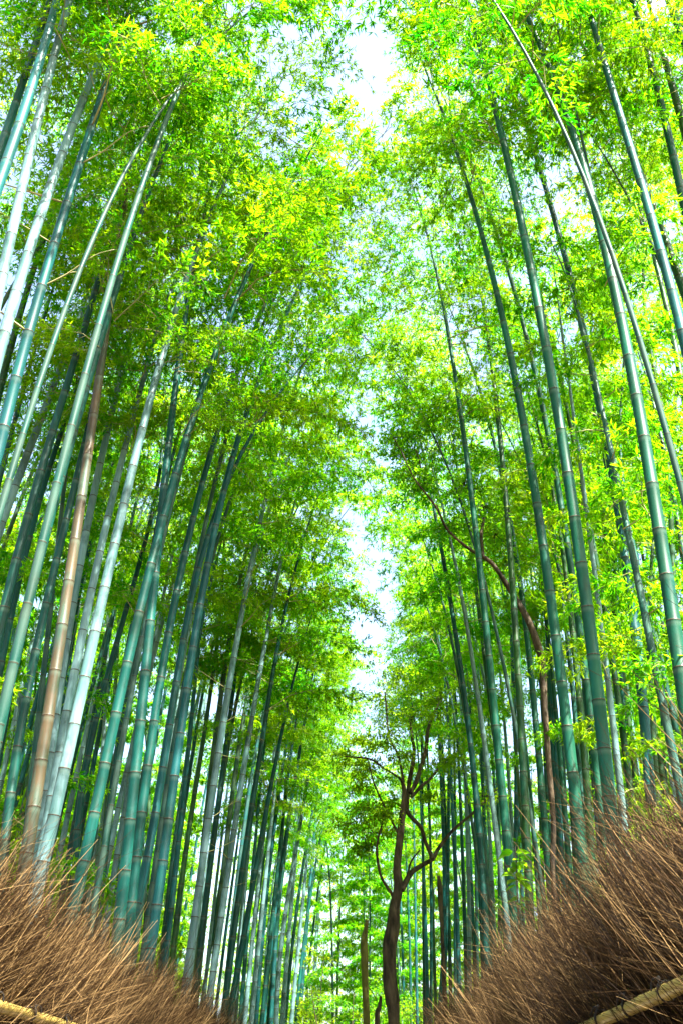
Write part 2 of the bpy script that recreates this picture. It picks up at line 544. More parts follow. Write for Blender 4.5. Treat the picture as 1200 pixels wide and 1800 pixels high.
def traced(pts, w, dia, tone, label, group, tip=False, leafy=0.93, inter=0.42, seed=0, branch_from=None, leaf_scale=1.0, Hx=0.0):
    """pixels up one culm of the photograph -> a leaning, bending culm standing on the ground"""
    g = np.random.default_rng(seed + 5)
    w = w * 0.84; dia = dia * 0.88
    d0 = ray(*pts[0]); depth = F_PX * dia / w
    x = EYE.x + d0.x * depth
    if pts[0][0] < 620 and x > FENCE_L - 0.1:
        depth = (FENCE_L - 0.1 - EYE.x) / d0.x
    if pts[0][0] >= 700 and x < FENCE_R + 0.1:
        depth = (FENCE_R + 0.1 - EYE.x) / d0.x
    dia = w * depth / F_PX
    p0 = EYE + d0 * depth
    bend = g.uniform(-0.0045, 0.0035)
    X, Z = [], []
    for q in pts:
        d = ray(*q); y = p0.y
        for _ in range(12):
            t = (y - EYE.y) / d.y
            p = EYE + d * t
            y = p0.y + bend * (p.z ** 2 - p0.z ** 2)
        X.append(p.x); Z.append(p.z)
    X, Z = np.array(X), np.array(Z)
    deg = 3 if len(X) >= 6 else (2 if len(X) >= 3 else 1)
    if Z[-1] - Z[0] < 2.5:
        deg = min(deg, 1 if len(X) < 4 else 2)
    cf = np.polyfit(Z, X, deg); dcf = np.polyder(cf)
    zlo, zhi = Z[0], Z[-1]
    slo, shi = np.polyval(dcf, zlo), np.polyval(dcf, zhi)
    slo = float(np.clip(slo, -0.12, 0.12)); shi = float(np.clip(shi, -0.45, 0.45)) if not tip else float(shi)
    H = zhi + (0.5 if tip else max(3.0, min(7.0, 18.0 - zhi)) ) + Hx
    H = max(H, 9.0 if not tip else zhi + 0.5)
    inward = 1.0 if p0.x < 0 else -1.0
    curl = 0.012 * inward
    lost = pts[-1][1] > 40 and not tip
    if lost:
        H = max(zhi + 3.8, 12.5); curl = 0.022 * inward
        if branch_from is None:
            branch_from = max(5.0, zlo + 0.72 * (zhi - zlo), min(H - 6.0, 8.0))

    def xof(z):
        z = np.asarray(z, float)
        m = np.clip(z, zlo, zhi)
        x = np.polyval(cf, m)
        x = x + np.where(z < zlo, (z - zlo) * slo, 0)
        up = np.maximum(z - zhi, 0)
        return x + up * shi + curl * up ** 2

    xb = float(xof(0.0))

    def axis(z):
        z = np.asarray(z, float)
        return np.stack([xof(z) - xb, bend * z ** 2, z], -1)
    y0 = p0.y - bend * p0.z ** 2
    base = (xb, y0, 0.0)
    r0 = 0.5 * dia / float(radius_at(p0.z / H))
    r0 = min(r0, 0.11)
    if branch_from is None:
        branch_from = max(H * 0.5, min(zlo + 0.75 * (zhi - zlo), 11.5))
    return build_bamboo(base, H, r0, axis, tone, label, group, branch_from, inter, seed=seed, leaf_scale=leaf_scale, leafy=leafy)


GL, GR = 'bamboo behind the sunlit brush fence', 'bamboo behind the shaded brush fence'
# (pixels from low to high, width in pixels at the first, diameter in m, tone, extra)
LEFT = [
    ([(-15, 360), (5, 300), (35, 215), (65, 125), (100, 0)], 24, .12, 'blue', 'pale blue-green bamboo passing highest above the sunlit brush fence, second of its bunch'),
    ([(-30, 350), (0, 270), (30, 170), (88, 0)], 20, .11, 'teal', 'shaded teal bamboo tucked behind the pale high bunch over the sunlit fence'),
    ([(-20, 590), (0, 510), (35, 340), (65, 220), (95, 100), (122, 0)], 24, .12, 'pale', 'white sunlit bamboo of the high bunch over the sunlit fence'),
    ([(-10, 650), (10, 580), (40, 475), (70, 380), (100, 300), (140, 185), (185, 85), (222, 0)], 25, .125, 'pale', 'pale grey-green bamboo with dark nodes rising over the sunlit fence'),
    ([(-5, 800), (20, 700), (45, 600), (65, 530), (85, 465), (110, 390), (140, 285), (160, 220), (180, 165), (215, 65), (232, 0)], 25, .125, 'blue', 'smooth blue-green bamboo with bare side twigs over the sunlit fence'),
    ([(-10, 720), (10, 650), (50, 500), (120, 300)], 16, .11, 'olive', 'thin brownish bamboo between the pale bamboos over the sunlit fence'),
    ([(0, 925), (25, 865), (50, 790), (75, 730), (100, 660), (135, 575), (175, 470), (205, 390)], 18, .12, 'pale', 'short white-lit stretch of bamboo bending behind dark teal bamboos'),
    ([(-20, 1200), (0, 1110), (20, 1025), (45, 920), (75, 820), (100, 730), (150, 575), (190, 430)], 23, .125, 'dark', 'dark teal bamboo leaning beyond the end of the sunlit fence'),
    ([(-5, 1200), (10, 1125), (38, 1000), (60, 910), (90, 815), (120, 725)], 17, .11, 'teal', 'slimmer teal bamboo close against the dark leaning one'),
    ([(-8, 1310), (5, 1250), (30, 1150), (55, 1040), (75, 950), (110, 825), (145, 715), (175, 600), (215, 475)], 25, .125, 'dark', 'thick dark green bamboo just before the tan dead one'),
    ([(5, 1520), (20, 1400), (35, 1280), (55, 1165), (75, 1090), (95, 1000), (120, 925), (135, 840), (150, 770), (175, 640), (195, 520)], 22, .12, 'dark', 'dark bamboo dappled with leaf shadows beside the tan dead one'),
    ([(42, 1530), (50, 1465), (65, 1375), (80, 1310), (85, 1275), (105, 1150), (117, 1040), (130, 950), (142, 870), (155, 775), (170, 710), (190, 565), (210, 415), (225, 300), (235, 225)], 29, .135, 'tan', 'tan dead bamboo with brown culm behind the sunlit brush fence'),
    ([(95, 1290), (105, 1200), (115, 1130), (132, 1040), (145, 965), (160, 885), (180, 800), (200, 730), (240, 545), (280, 400), (300, 340)], 20, .125, 'pale', 'pale bamboo with mottled leaf shadows right behind the tan dead one'),
    ([(80, 1465), (90, 1415), (105, 1310), (130, 1190), (150, 1100), (170, 1000), (185, 925), (200, 860), (220, 790), (240, 715), (268, 610)], 22, .125, 'pale', 'brilliant white sunlit bamboo beside a mottled twin'),
    ([(75, 1520), (90, 1460), (110, 1375), (125, 1295), (145, 1215), (160, 1150), (175, 1060), (195, 980), (210, 925), (225, 855), (245, 780), (265, 715), (280, 640), (305, 555), (330, 480), (355, 420)], 27, .135, 'pale', 'thick white bamboo mottled with blue shadow beside the brilliant white one'),
    ([(130, 1500), (150, 1395), (160, 1310), (185, 1180), (220, 1075), (250, 990), (272, 875), (287, 750)], 15, .11, 'teal', 'slim teal bamboo slanting across the row behind the sunlit fence'),
    ([(150, 1500), (162, 1450), (180, 1370), (195, 1305), (220, 1175), (240, 1100), (260, 1020), (280, 935), (295, 880), (315, 800), (350, 715), (385, 600)], 25, .13, 'teal', 'thick dark teal bamboo splitting the row in front of lime foliage'),
    ([(212, 1600), (218, 1530), (228, 1450), (240, 1375), (245, 1290), (255, 1150), (270, 1050), (275, 980), (285, 890), (295, 800), (305, 710), (320, 600), (330, 525)], 26, .135, 'teal', 'broad upright teal bamboo above the dip of the sunlit fence'),
    ([(235, 1560), (245, 1480), (255, 1400), (265, 1275), (285, 1150), (305, 1075), (320, 1000), (340, 915), (360, 840), (380, 775), (400, 715), (435, 600), (460, 540), (490, 480), (535, 405)], 22, .13, 'teal', 'tall dark teal bamboo leaning far over the path with a bare top'),
    ([(245, 1600), (255, 1525), (270, 1425), (288, 1300), (305, 1200), (325, 1110), (345, 1035), (365, 970), (385, 900), (410, 840), (435, 775), (472, 705), (500, 660), (540, 622), (595, 597)], 20, .125, 'blue', 'blue-teal bamboo whose tip arches over like a bow above the path'),
    ([(262, 1700), (270, 1625), (285, 1515), (300, 1410), (318, 1300), (330, 1200), (345, 1115), (355, 1060), (368, 960), (390, 850), (420, 775), (445, 710), (470, 620)], 23, .135, 'blue', 'pale blue bamboo with white patches crossing behind the bow-shaped one'),
    ([(285, 1750), (300, 1600), (310, 1525), (335, 1290), (350, 1120), (365, 980)], 13, .11, 'blue', 'slender pale teal bamboo next to the white-patched blue one'),
    ([(310, 1625), (325, 1510), (340, 1400), (360, 1300), (378, 1150), (392, 1000)], 12, .11, 'olive', 'slender olive bamboo between the blue and the gleaming white ones'),
    ([(320, 1790), (325, 1725), (335, 1675), (350, 1575), (360, 1480), (372, 1410), (390, 1290), (410, 1160), (425, 1080), (440, 1000), (455, 925), (470, 860), (485, 810), (500, 740)], 18, .13, 'pale', 'gleaming white bamboo with broken side twigs halfway along the sunlit row'),
    ([(370, 1750), (380, 1675), (395, 1560), (410, 1475), (420, 1400), (440, 1300), (460, 1150), (480, 1060), (500, 960)], 15, .13, 'pale', 'second gleaming white bamboo with broken twigs, just beyond the first'),
    ([(392, 1800), (400, 1725), (415, 1625), (425, 1530), (440, 1435), (455, 1350), (470, 1240)], 15, .13, 'dark', 'dark green bamboo standing between white sunlit ones'),
    ([(400, 1800), (410, 1750), (425, 1675), (435, 1600), (455, 1490), (480, 1365), (495, 1310), (520, 1165), (555, 1065)], 14, .13, 'teal', 'teal bamboo with one white sun patch leaning towards the sky gap'),
    ([(465, 1775), (480, 1650), (490, 1550), (505, 1450), (530, 1310), (555, 1150), (565, 1075)], 9, .11, 'blue', 'thin blue bamboo far along the sunlit row'),
    ([(485, 1800), (490, 1725), (500, 1610), (520, 1500), (540, 1375), (552, 1260)], 11, .12, 'pale', 'thin white-footed bamboo far along the sunlit row'),
    ([(505, 1775), (515, 1625), (530, 1540), (555, 1420), (570, 1320)], 8, .11, 'dark', 'thin dark bamboo near the far end of the sunlit row'),
    ([(520, 1800), (530, 1700), (540, 1600), (565, 1475), (580, 1390)], 7, .11, 'teal', 'thin leaning bamboo at the far end of the sunlit row'),
    ([(430, 1800), (440, 1700), (452, 1560), (470, 1430), (485, 1300)], 10, .12, 'pale', 'pale slender bamboo among the white-lit feet of the sunlit row'),
    ([(450, 1800), (458, 1690), (470, 1560), (486, 1430), (500, 1330)], 10, .12, 'blue', 'bluish slender bamboo among the white-lit feet of the sunlit row'),
    ([(60, 1500), (75, 1400), (95, 1280), (118, 1150), (140, 1040)], 16, .12, 'teal', 'teal bamboo half hidden behind the tan dead one'),
    ([(180, 1530), (195, 1420), (210, 1300), (232, 1160), (256, 1040), (275, 930)], 18, .13, 'dark', 'dark bamboo hidden between two broad teal ones'),
    ([(345, 1720), (360, 1600), (375, 1480), (392, 1350), (412, 1200)], 14, .13, 'dark', 'shaded bamboo hugging the gleaming white ones'),
    ([(-20, 1420), (5, 1300), (30, 1160), (62, 1010), (95, 880)], 18, .125, 'teal', 'teal bamboo low behind the tallest tuft of the sunlit brush'),
    ([(472, 1800), (480, 1690), (493, 1560), (512, 1430), (524, 1330)], 9, .12, 'dark', 'dark slender bamboo beside the thin blue one of the sunlit row'),
    ([(535, 1800), (545, 1690), (556, 1580), (570, 1500)], 6, .10, 'dark', 'hair-thin dark bamboo closing the sunlit row'),
]
RIGHT = [
    ([(1215, 1350), (1200, 1200), (1190, 1115), (1175, 1020), (1160, 930), (1145, 850), (1135, 785), (1120, 710), (1110, 660), (1095, 590), (1080, 520), (1065, 450), (1050, 390), (1035, 320), (1015, 250), (995, 195), (970, 125), (940, 60), (910, 0)], 34, .15, 'teal', 'thickest pale green bamboo with sunlit edge behind the shaded fence'),
    ([(1078, 1480), (1068, 1390), (1058, 1300), (1045, 1160), (1035, 1090), (1025, 1010), (1015, 940), (1000, 850), (990, 790), (972, 702), (965, 640), (950, 565), (940, 505), (925, 435), (915, 385), (900, 320), (885, 250), (870, 185), (850, 110), (835, 55), (820, 0)], 31, .15, 'teal', 'second thickest teal bamboo, smooth, behind the tall tuft of shaded brush'),
    ([(1018, 1500), (1010, 1375), (1000, 1300), (990, 1240), (982, 1160), (975, 1085), (965, 1020), (955, 960), (945, 890), (930, 800), (910, 705), (895, 640), (880, 565), (865, 485), (850, 430), (830, 345), (810, 280), (785, 210), (750, 130), (715, 55)], 26, .14, 'teal', 'long teal bamboo whose thin top leans out under the sky gap'),
    ([(1235, 750), (1215, 650), (1195, 560), (1170, 475), (1145, 390), (1120, 310), (1100, 225), (1075, 150), (1050, 75), (1030, 0)], 25, .13, 'blue', 'blue-green bamboo with a white sun patch high beside the thickest one'),
    ([(1245, 720), (1200, 560), (1160, 450), (1130, 310), (1085, 150), (1065, 75), (1045, 0)], 17, .12, 'olive', 'darker green bamboo running just behind the white-patched blue-green one'),
    ([(1150, 370), (1120, 290), (1080, 195), (1050, 130), (1015, 60), (980, 0)], 15, .11, 'olive', 'thin bamboo crossing behind the white-patched blue-green one'),
    ([(1215, 420), (1200, 350), (1185, 280), (1170, 220), (1150, 140), (1130, 60), (1110, 0)], 19, .12, 'teal', 'green bamboo with brown nodes at the shaded fence, high beside a dark twin'),
    ([(1215, 270), (1200, 225), (1190, 180), (1165, 90), (1140, 0)], 18, .12, 'olive', 'dark olive bamboo high at the outer end of the shaded row'),
    ([(1215, 110), (1200, 65), (1175, 0)], 18, .12, 'teal', 'outermost green bamboo high over the shaded fence'),
    ([(1140, 1380), (1135, 1295), (1125, 1200), (1115, 1100), (1105, 1010), (1095, 940), (1085, 875), (1070, 790), (1050, 710), (1045, 695), (1025, 600), (1015, 540), (1000, 475), (985, 415), (960, 340), (940, 265), (910, 170), (880, 100)], 23, .14, 'blue', 'long bamboo with several white sun patches beside the thickest one'),
    ([(1210, 745), (1195, 665), (1175, 550), (1155, 475), (1135, 400)], 15, .12, 'olive', 'dark bamboo peeping behind the blue-green one'),
    ([(1040, 1295), (1025, 1150), (1010, 1050), (995, 950), (985, 870), (970, 800), (950, 710), (945, 685), (930, 620), (915, 550), (900, 490), (875, 415), (850, 345), (830, 290)], 17, .125, 'teal', 'teal bamboo with a bright white patch directly beside the second thickest one'),
    ([(928, 1550), (925, 1425), (915, 1300), (905, 1150), (900, 1025), (895, 925), (885, 825), (870, 700), (860, 615), (845, 525), (835, 450)], 18, .13, 'olive', 'olive green bamboo with pale nodes rising above the shaded fence'),
    ([(900, 1600), (895, 1510), (885, 1410), (870, 1300), (855, 1125), (845, 1010), (832, 900), (820, 800), (804, 705), (790, 600), (775, 520)], 19, .135, 'teal', 'mottled teal bamboo between the olive one and the slim blue ones'),
    ([(850, 1150), (845, 1100), (830, 1000), (820, 915), (800, 810), (775, 705)], 9, .10, 'olive', 'thin dark bamboo leaning against the mottled teal one'),
    ([(852, 1650), (845, 1500), (840, 1425), (825, 1300), (810, 1200), (800, 1115), (785, 1020), (770, 930), (750, 835)], 15, .13, 'teal', 'teal bamboo leaning out beside the dark tree, white at its foot'),
    ([(772, 1775), (778, 1650), (780, 1525), (777, 1400), (770, 1300), (765, 1160), (764, 1025)], 9, .12, 'blue', 'bright turquoise bamboo nearest the dark tree'),
    ([(775, 1790), (780, 1725), (785, 1600), (787, 1450), (789, 1300), (793, 1150)], 9, .12, 'blue', 'bright turquoise bamboo standing close to its twin by the dark tree'),
    ([(825, 1725), (822, 1600), (820, 1425), (815, 1310), (805, 1175), (800, 1060)], 10, .12, 'pale', 'slim bamboo with a long white sun streak near the dark tree'),
    ([(855, 1650), (852, 1525), (850, 1425), (845, 1300), (838, 1150)], 10, .12, 'teal', 'slim teal bamboo behind the leaning one with the white foot'),
    ([(905, 1500), (907, 1425), (905, 1300), (900, 1150)], 10, .12, 'blue', 'slim light blue bamboo beside the olive green one'),
    ([(878, 1580), (875, 1450), (872, 1300), (862, 1120)], 9, .12, 'teal', 'slim bamboo hidden beside the mottled teal one'),
    ([(965, 1560), (960, 1500), (955, 1400), (945, 1300), (935, 1215), (920, 1090), (910, 1010), (897, 920), (885, 850), (870, 775), (845, 700)], 16, .13, 'teal', 'teal bamboo passing before the black crooked trunk'),
    ([(970, 1500), (967, 1300), (958, 1150)], 9, .11, 'teal', 'slim teal bamboo overlapping the black crooked trunk'),
    ([(998, 1525), (995, 1425), (980, 1300), (968, 1180), (955, 1040)], 13, .12, 'teal', 'bamboo squeezed between the black trunk and the long teal one'),
    ([(1035, 1450), (1025, 1295), (1015, 1200), (1000, 1075), (990, 975)], 17, .13, 'olive', 'shaded olive bamboo between the long teal and second thickest ones'),
    ([(1106, 1400), (1100, 1295), (1080, 1190), (1065, 1100), (1050, 1010), (1035, 920), (1015, 810), (995, 715), (980, 640), (960, 560)], 15, .12, 'olive', 'dark olive bamboo with small glints beyond the second thickest one'),
    ([(1190, 1300), (1175, 1225), (1150, 1110), (1130, 1040), (1110, 960), (1100, 900), (1095, 810), (1090, 710)], 13, .11, 'dark', 'dark kinked bamboo beneath the thickest one'),
    ([(1195, 960), (1180, 875), (1165, 800), (1145, 715), (1125, 610)], 10, .11, 'teal', 'slim bamboo beyond the thickest one, first of a pair'),
    ([(1215, 950), (1200, 875), (1185, 800), (1160, 715), (1145, 620), (1130, 480)], 13, .12, 'olive', 'slim olive bamboo beyond the thickest one, second of a pair'),
    ([(1190, 1450), (1185, 1400), (1170, 1295), (1165, 1200), (1155, 1115), (1145, 1025), (1130, 925), (1105, 825)], 11, .12, 'pale', 'slim bamboo glowing white at its foot behind the tall shaded tuft'),
    ([(745, 1750), (742, 1450), (740, 1300), (738, 1150)], 7, .10, 'teal', 'thin straight bamboo rising right behind the forked tree, first of two'),
    ([(757, 1750), (755, 1500), (750, 1300), (742, 1180)], 7, .10, 'teal', 'thin straight bamboo rising right behind the forked tree, second of two'),
    ([(710, 1800), (708, 1700), (704, 1600), (700, 1500)], 6, .10, 'blue', 'thin pale bamboo hugging the forked trunk'),
    ([(722, 1800), (720, 1690), (716, 1560), (712, 1480)], 6, .10, 'teal', 'thin teal bamboo close behind the forked trunk'),
    ([(733, 1800), (731, 1690), (729, 1560), (726, 1400)], 6, .10, 'blue', 'thin bluish bamboo behind the limbs of the forked tree'),
    ([(800, 1780), (798, 1650), (800, 1500), (798, 1350), (796, 1200)], 8, .11, 'teal', 'slim teal bamboo between the turquoise twins and the white-streaked one'),
    ([(838, 1700), (836, 1560), (834, 1420), (828, 1260)], 8, .11, 'dark', 'slim dark bamboo beside the white-streaked one'),
    ([(1160, 1420), (1152, 1300), (1140, 1160), (1128, 1040)], 10, .11, 'teal', 'slim teal bamboo behind the tip of the tall shaded tuft'),
    ([(1056, 1460), (1050, 1340), (1040, 1200), (1030, 1060)], 12, .12, 'dark', 'dark bamboo close behind the second thickest one'),
]

# ------------------------------------------------------------------ ground and path
def path_mid(y):
    return -0.35 - 0.0022 * max(0, y - 8) ** 2 if y < 40 else -0.35 - 0.0022 * 32 ** 2 - (y - 40) * 0.14


b = MB()
n = 60
xs = np.linspace(-160, 160, n); ys = np.linspace(-120, 200, n)
gx, gy = np.meshgrid(xs, ys)
gz = -0.02 + 0.0 * gx + np.where(np.abs(gx) > 4, 0.02 * (np.abs(gx) - 4), 0) * np.clip(np.abs(gx) / 30, 0, 1)
idx = np.arange(n * n).reshape(n, n)
q = np.stack([idx[:-1, :-1], idx[:-1, 1:], idx[1:, 1:], idx[1:, :-1]], -1).reshape(-1, 4)
ground = obj('ground', fast_mesh('ground', np.stack([gx, gy, gz], -1).reshape(-1, 3), [q], [M_GROUND], smooth=True))
tag(ground, kind='structure')
b = MB()
pv, pf = [], []
ys = np.linspace(-12, 60, 60)
for y in ys:
    m = path_mid(y); hw = 1.45 if y < 8 else max(0.85, 1.45 - 0.03 * (y - 8))
    pv += [(m - hw, y, -0.012), (m - hw * 0.6, y, 0.012), (m, y, 0.02), (m + hw * 0.6, y, 0.012), (m + hw, y, -0.012)]
for i in range(59):
    for j in range(4):
        pf.append((i * 5 + j, i * 5 + j + 1, (i + 1) * 5 + j + 1, (i + 1) * 5 + j))
b.add(pv, pf)
tag(obj('path', b.mesh('path', [M_PATH])), kind='structure')

# ------------------------------------------------------------------ the traced bamboos
LANDMARK = []
NICK_L = {4: 'smooth blue-green bamboo', 11: 'tan dead bamboo', 14: 'thick mottled white bamboo', 16: 'thick dark teal bamboo', 19: 'bow-shaped bamboo', 23: 'gleaming white bamboo', 27: 'thin blue bamboo'}
NICK_R = {0: 'thickest bamboo', 1: 'second thickest bamboo', 9: 'white-patched long bamboo', 12: 'olive green bamboo', 13: 'mottled teal bamboo', 15: 'leaning white-footed bamboo', 16: 'turquoise twins', 22: 'black crooked trunk'}
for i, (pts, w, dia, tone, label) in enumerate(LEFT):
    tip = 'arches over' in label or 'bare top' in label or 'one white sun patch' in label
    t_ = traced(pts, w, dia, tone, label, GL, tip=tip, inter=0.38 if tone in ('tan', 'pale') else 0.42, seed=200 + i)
    if i in NICK_L:
        LANDMARK.append((math.atan2(t_.location.x, t_.location.y), NICK_L[i], 'L'))
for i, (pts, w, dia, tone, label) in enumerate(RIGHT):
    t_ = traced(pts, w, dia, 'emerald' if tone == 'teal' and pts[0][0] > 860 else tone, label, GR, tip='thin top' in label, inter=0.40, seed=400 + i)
    if i in NICK_R:
        LANDMARK.append((math.atan2(t_.location.x, t_.location.y), NICK_R[i], 'R'))

# slim culms filling both rows between the ones above
g = np.random.default_rng(55)
WORD = {'pale': 'white-lit', 'blue': 'blue-teal', 'teal': 'deep teal', 'dark': 'dark green', 'olive': 'olive', 'emerald': 'emerald'}
FILL_L = [(20, 1300), (46, 1340), (98, 1350), (152, 1410), (184, 1420), (222, 1440), (243, 1470), (264, 1500), (302, 1560), (326, 1600), (348, 1640), (368, 1680), (400, 1700), (434, 1740), (468, 1760), (500, 1770), (12, 1330), (28, 1360), (66, 1400), (88, 1380), (118, 1440), (140, 1400), (168, 1450), (210, 1480), (250, 1560), (272, 1590), (310, 1650), (108, 1420), (196, 1480), (228, 1500), (292, 1640), (335, 1700), (358, 1760), (378, 1790), (408, 1790), (422, 1800), (443, 1790), (460, 1800), (477, 1790), (495, 1800), (512, 1800), (527, 1790), (548, 1800)]
FILL_R = [(858, 1560), (925, 1480), (962, 1430), (992, 1400), (1032, 1380), (1062, 1350), (1112, 1320), (1135, 1310), (1165, 1290), (1190, 1280), (880, 1540), (903, 1520), (950, 1460), (975, 1440), (1005, 1420), (1045, 1400), (1075, 1370), (1100, 1350), (1150, 1330), (1178, 1320), (845, 1620), (790, 1700), (806, 1720), (818, 1690), (832, 1660), (866, 1600), (890, 1560), (915, 1520), (940, 1500), (985, 1470), (1024, 1430), (1088, 1380), (1120, 1360), (765, 1790), (752, 1800)]
for k, (x0, y0) in enumerate(FILL_L):
    tn = ['pale', 'blue', 'pale', 'teal', 'pale', 'dark', 'blue', 'pale'][k % 8]
    up = 420 + g.uniform(-60, 60)
    dx = (640 - x0) * g.uniform(0.12, 0.20) + g.uniform(0, 18)
    pts = [(x0, y0), (x0 + dx * 0.48, y0 - up * 0.5), (x0 + dx, y0 - up)]
    traced(pts, (g.uniform(7.5, 10.5) + (3 if x0 < 300 else 0)) * (0.8 if k < 16 else 1), .11, tn, '%s slim bamboo filling the sunlit row near the %s' % (WORD[tn], 'tan dead one' if x0 < 170 else 'bow-shaped one' if x0 < 320 else 'gleaming white ones' if x0 < 430 else 'thin blue one'),
           'slim bamboo filling the sunlit row', seed=800 + k, leafy=0.45)
for k, (x0, y0) in enumerate(FILL_R):
    tn = ['emerald', 'blue', 'dark', 'teal', 'pale', 'olive', 'blue'][k % 7]
    up = 420 + g.uniform(-60, 60)
    dx = (640 - x0) * g.uniform(0.05, 0.14)
    pts = [(x0, y0), (x0 + dx * 0.42, y0 - up * 0.5), (x0 + dx, y0 - up)]
    traced(pts, (g.uniform(7.5, 10.5) + (2 if x0 > 950 else 0)) * (0.8 if k < 10 else 1), .11, tn, '%s slim bamboo filling the shaded row near the %s' % (WORD[tn], 'second thickest one' if x0 > 980 else 'olive green one' if x0 > 880 else 'leaning white-footed one' if x0 > 810 else 'turquoise twins'),
           'slim bamboo filling the shaded row', seed=860 + k, leafy=0.45)

# ------------------------------------------------------------------ the grove behind: shared culms and crowns
def grove_variant(i):
    g = np.random.default_rng(700 + i)
    H = g.uniform(12.5, 15.5); r0 = g.uniform(0.05, 0.062)
    lean = g.uniform(0.1, 0.5); tipc = g.uniform(0.9, 2.0)
    if i >= 8:
        lean = 0.5; tipc = 1.35 if i == 8 else 1.15
    if i >= 10:
        H = 15.5; lean = 0.8; tipc = 2.4
    if i == 11:
        r0 = 0.038

    def axis(z):
        u = np.asarray(z, float) / H
        return np.stack([lean * u + tipc * u ** 4, 0.15 * np.sin(u * 3 + i), H * u - 0.5 * u ** 6], -1)
    nodes = node_heights(H, 0.4, g)
    cm = culm_mesh('culm', H, r0, axis, nodes, 8, simple=True)
    low = (0.34, 0.30, 0.26, 0.22, 0.16, 0.12, 0.07, 0.08, 0.55, 0.55, 0.60, 0.74)[i]
    parts = []
    az = g.uniform(0, 6)
    for z in nodes[nodes > H * low][:-1]:
        az += math.pi + g.normal(0, 0.5)
        if g.random() < (0.5 if i < 4 else 0.15 if 8 <= i < 11 else 0.0):
            continue
        u = (z / H - low) / (1 - low)
        for k in range(2 if i >= 4 else 1):
            p = spray_arrays(g, g.uniform(1.0, 1.5) * (1 - 0.4 * u ** 2), 11, g.uniform(0.3, 0.7), g.uniform(0.3, 0.7), 1.6 if 4 <= i < 8 else 1.3)
            parts.append(xform(p, rotz(az + k * g.uniform(0.8, 1.6)), 1.0, axis(np.array([z]))[0]))
    return cm, spray_mesh('crown', parts), H


VAR = [grove_variant(i) for i in range(12)]       # 0-3 high crowns, 4-7 leafy almost to the ground, 8-9 arching over
taken = []
for o in [o for o in COL.objects if o.type == 'EMPTY']:
    taken.append((o.location.x, o.location.y))
PLACES = {
    'L': ('slender bamboo deep in the grove behind the sunlit row', 'grove behind the sunlit row'),
    'R': ('slender bamboo deep in the grove behind the shaded row', 'grove behind the shaded row'),
    'LA': ('slender bamboo of the sunlit row arching its leafy top over the path', 'bamboo arching over from the sunlit row'),
    'RA': ('slender bamboo of the shaded row arching its leafy top over the path', 'bamboo arching over from the shaded row'),
    'F': ('distant bamboo closing the view beyond the forked tree', 'grove at the end of the path'),
}


def grove(x, y, key, s=1.0, g=rng, v=None, rz=None):
    cm, fm, H = VAR[v]
    root = empty('bamboo', (x, y, 0)); root.rotation_euler.z = g.uniform(0, 6.28) if rz is None else rz
    sc = s * g.uniform(0.88, 1.12)
    root.scale = (sc, sc, sc)
    cu = obj('culm', cm, root)
    ti = int(g.integers(6)) if v != 11 else 3
    t = [TEAL, BLUE, OLIVE, DARK, OLIVE, PALE][ti]
    tn = ['teal', 'bluish', 'olive', 'dark green', 'olive', 'pale'][ti]
    label = PLACES[key][0]
    if key in ('L', 'R'):
        a = math.atan2(x, y)
        lm = min((abs(a - b_), nm) for b_, nm, k in LANDMARK if k == key)[1]
        label = '%s slender bamboo %s %s the %s' % (
            tn, 'leafy to its foot' if 4 <= v < 8 else 'bare below its crown', 'far behind' if math.hypot(x, y) > 24 else 'behind', lm)
    elif key in ('LA', 'RA'):
        label = '%s slender bamboo of the %s row arching over the path%s' % (
            tn, 'sunlit' if key == 'LA' else 'shaded', ' beyond the forked tree' if y > 23 else ', unseen, added for shade' if y < 5 else '')
    elif key == 'F':
        label = tn + ' ' + label
    tag(root, label, 'bamboo', PLACES[key][1])
    cu.color = (*(np.array(t) * g.uniform(0.8, 1.2)), 1)
    fo = obj('crown', fm, root); fo['kind'] = 'stuff'
    taken.append((x, y))


def scatter(x0, x1, y0, y1, n, gap, key, variants, s=1.0):
    k = tries = 0
    while k < n and tries < 6000:
        tries += 1
        x, y = rng.uniform(x0, x1), rng.uniform(y0, y1)
        if any((x - a) ** 2 + (y - b) ** 2 < gap * gap for a, b in taken):
            continue
        if not any(p and -150 < p[0] < 1350 and -150 < p[1] < 1850 for p in (project((x, y, z)) for z in (2, 5, 9, 13))):
            continue
        grove(x, y, key, s, v=int(rng.choice(variants))); k += 1


for y, v in ((7.4, 11), (8.2, 11), (11.6, 11), (13.2, 11), (17.2, 10), (20.2, 10), (24.0, 10), (14.8, 10), (18.8, 8), (22.0, 8), (26.5, 8), (30.0, 10), (34.0, 8)):
    grove(-2.8 + rng.uniform(-0.3, 0.1) - (0.2 if y < 9.5 else 0), y + rng.uniform(-0.4, 0.4), 'LA', 1.05, v=v, rz=rng.normal(0, 0.25))
for y, v in ((7.8, 11), (15.2, 11), (17.6, 9), (20.0, 9), (22.3, 11)):
    grove(2.45 + rng.uniform(-0.1, 0.3) + (0.35 if y < 9 else 0), y + rng.uniform(-0.4, 0.4), 'RA', 1.05, v=v, rz=math.pi + rng.normal(0, 0.25))
scatter(-7, -3.2, 9, 24, 22, 0.8, 'L', (0, 1, 2, 3))
scatter(-12.5, -6.5, 15, 32, 28, 1.0, 'L', (3, 4, 5, 6, 7))
scatter(-20, -4.5, 22, 50, 26, 1.2, 'L', (4, 5, 6, 7))
scatter(2.9, 6.5, 9, 24, 20, 0.8, 'R', (0, 1, 2, 3))
scatter(6.5, 12, 15, 32, 28, 1.0, 'R', (3, 4, 5, 6, 7))
scatter(4, 18, 22, 50, 26, 1.2, 'R', (4, 5, 6, 7))
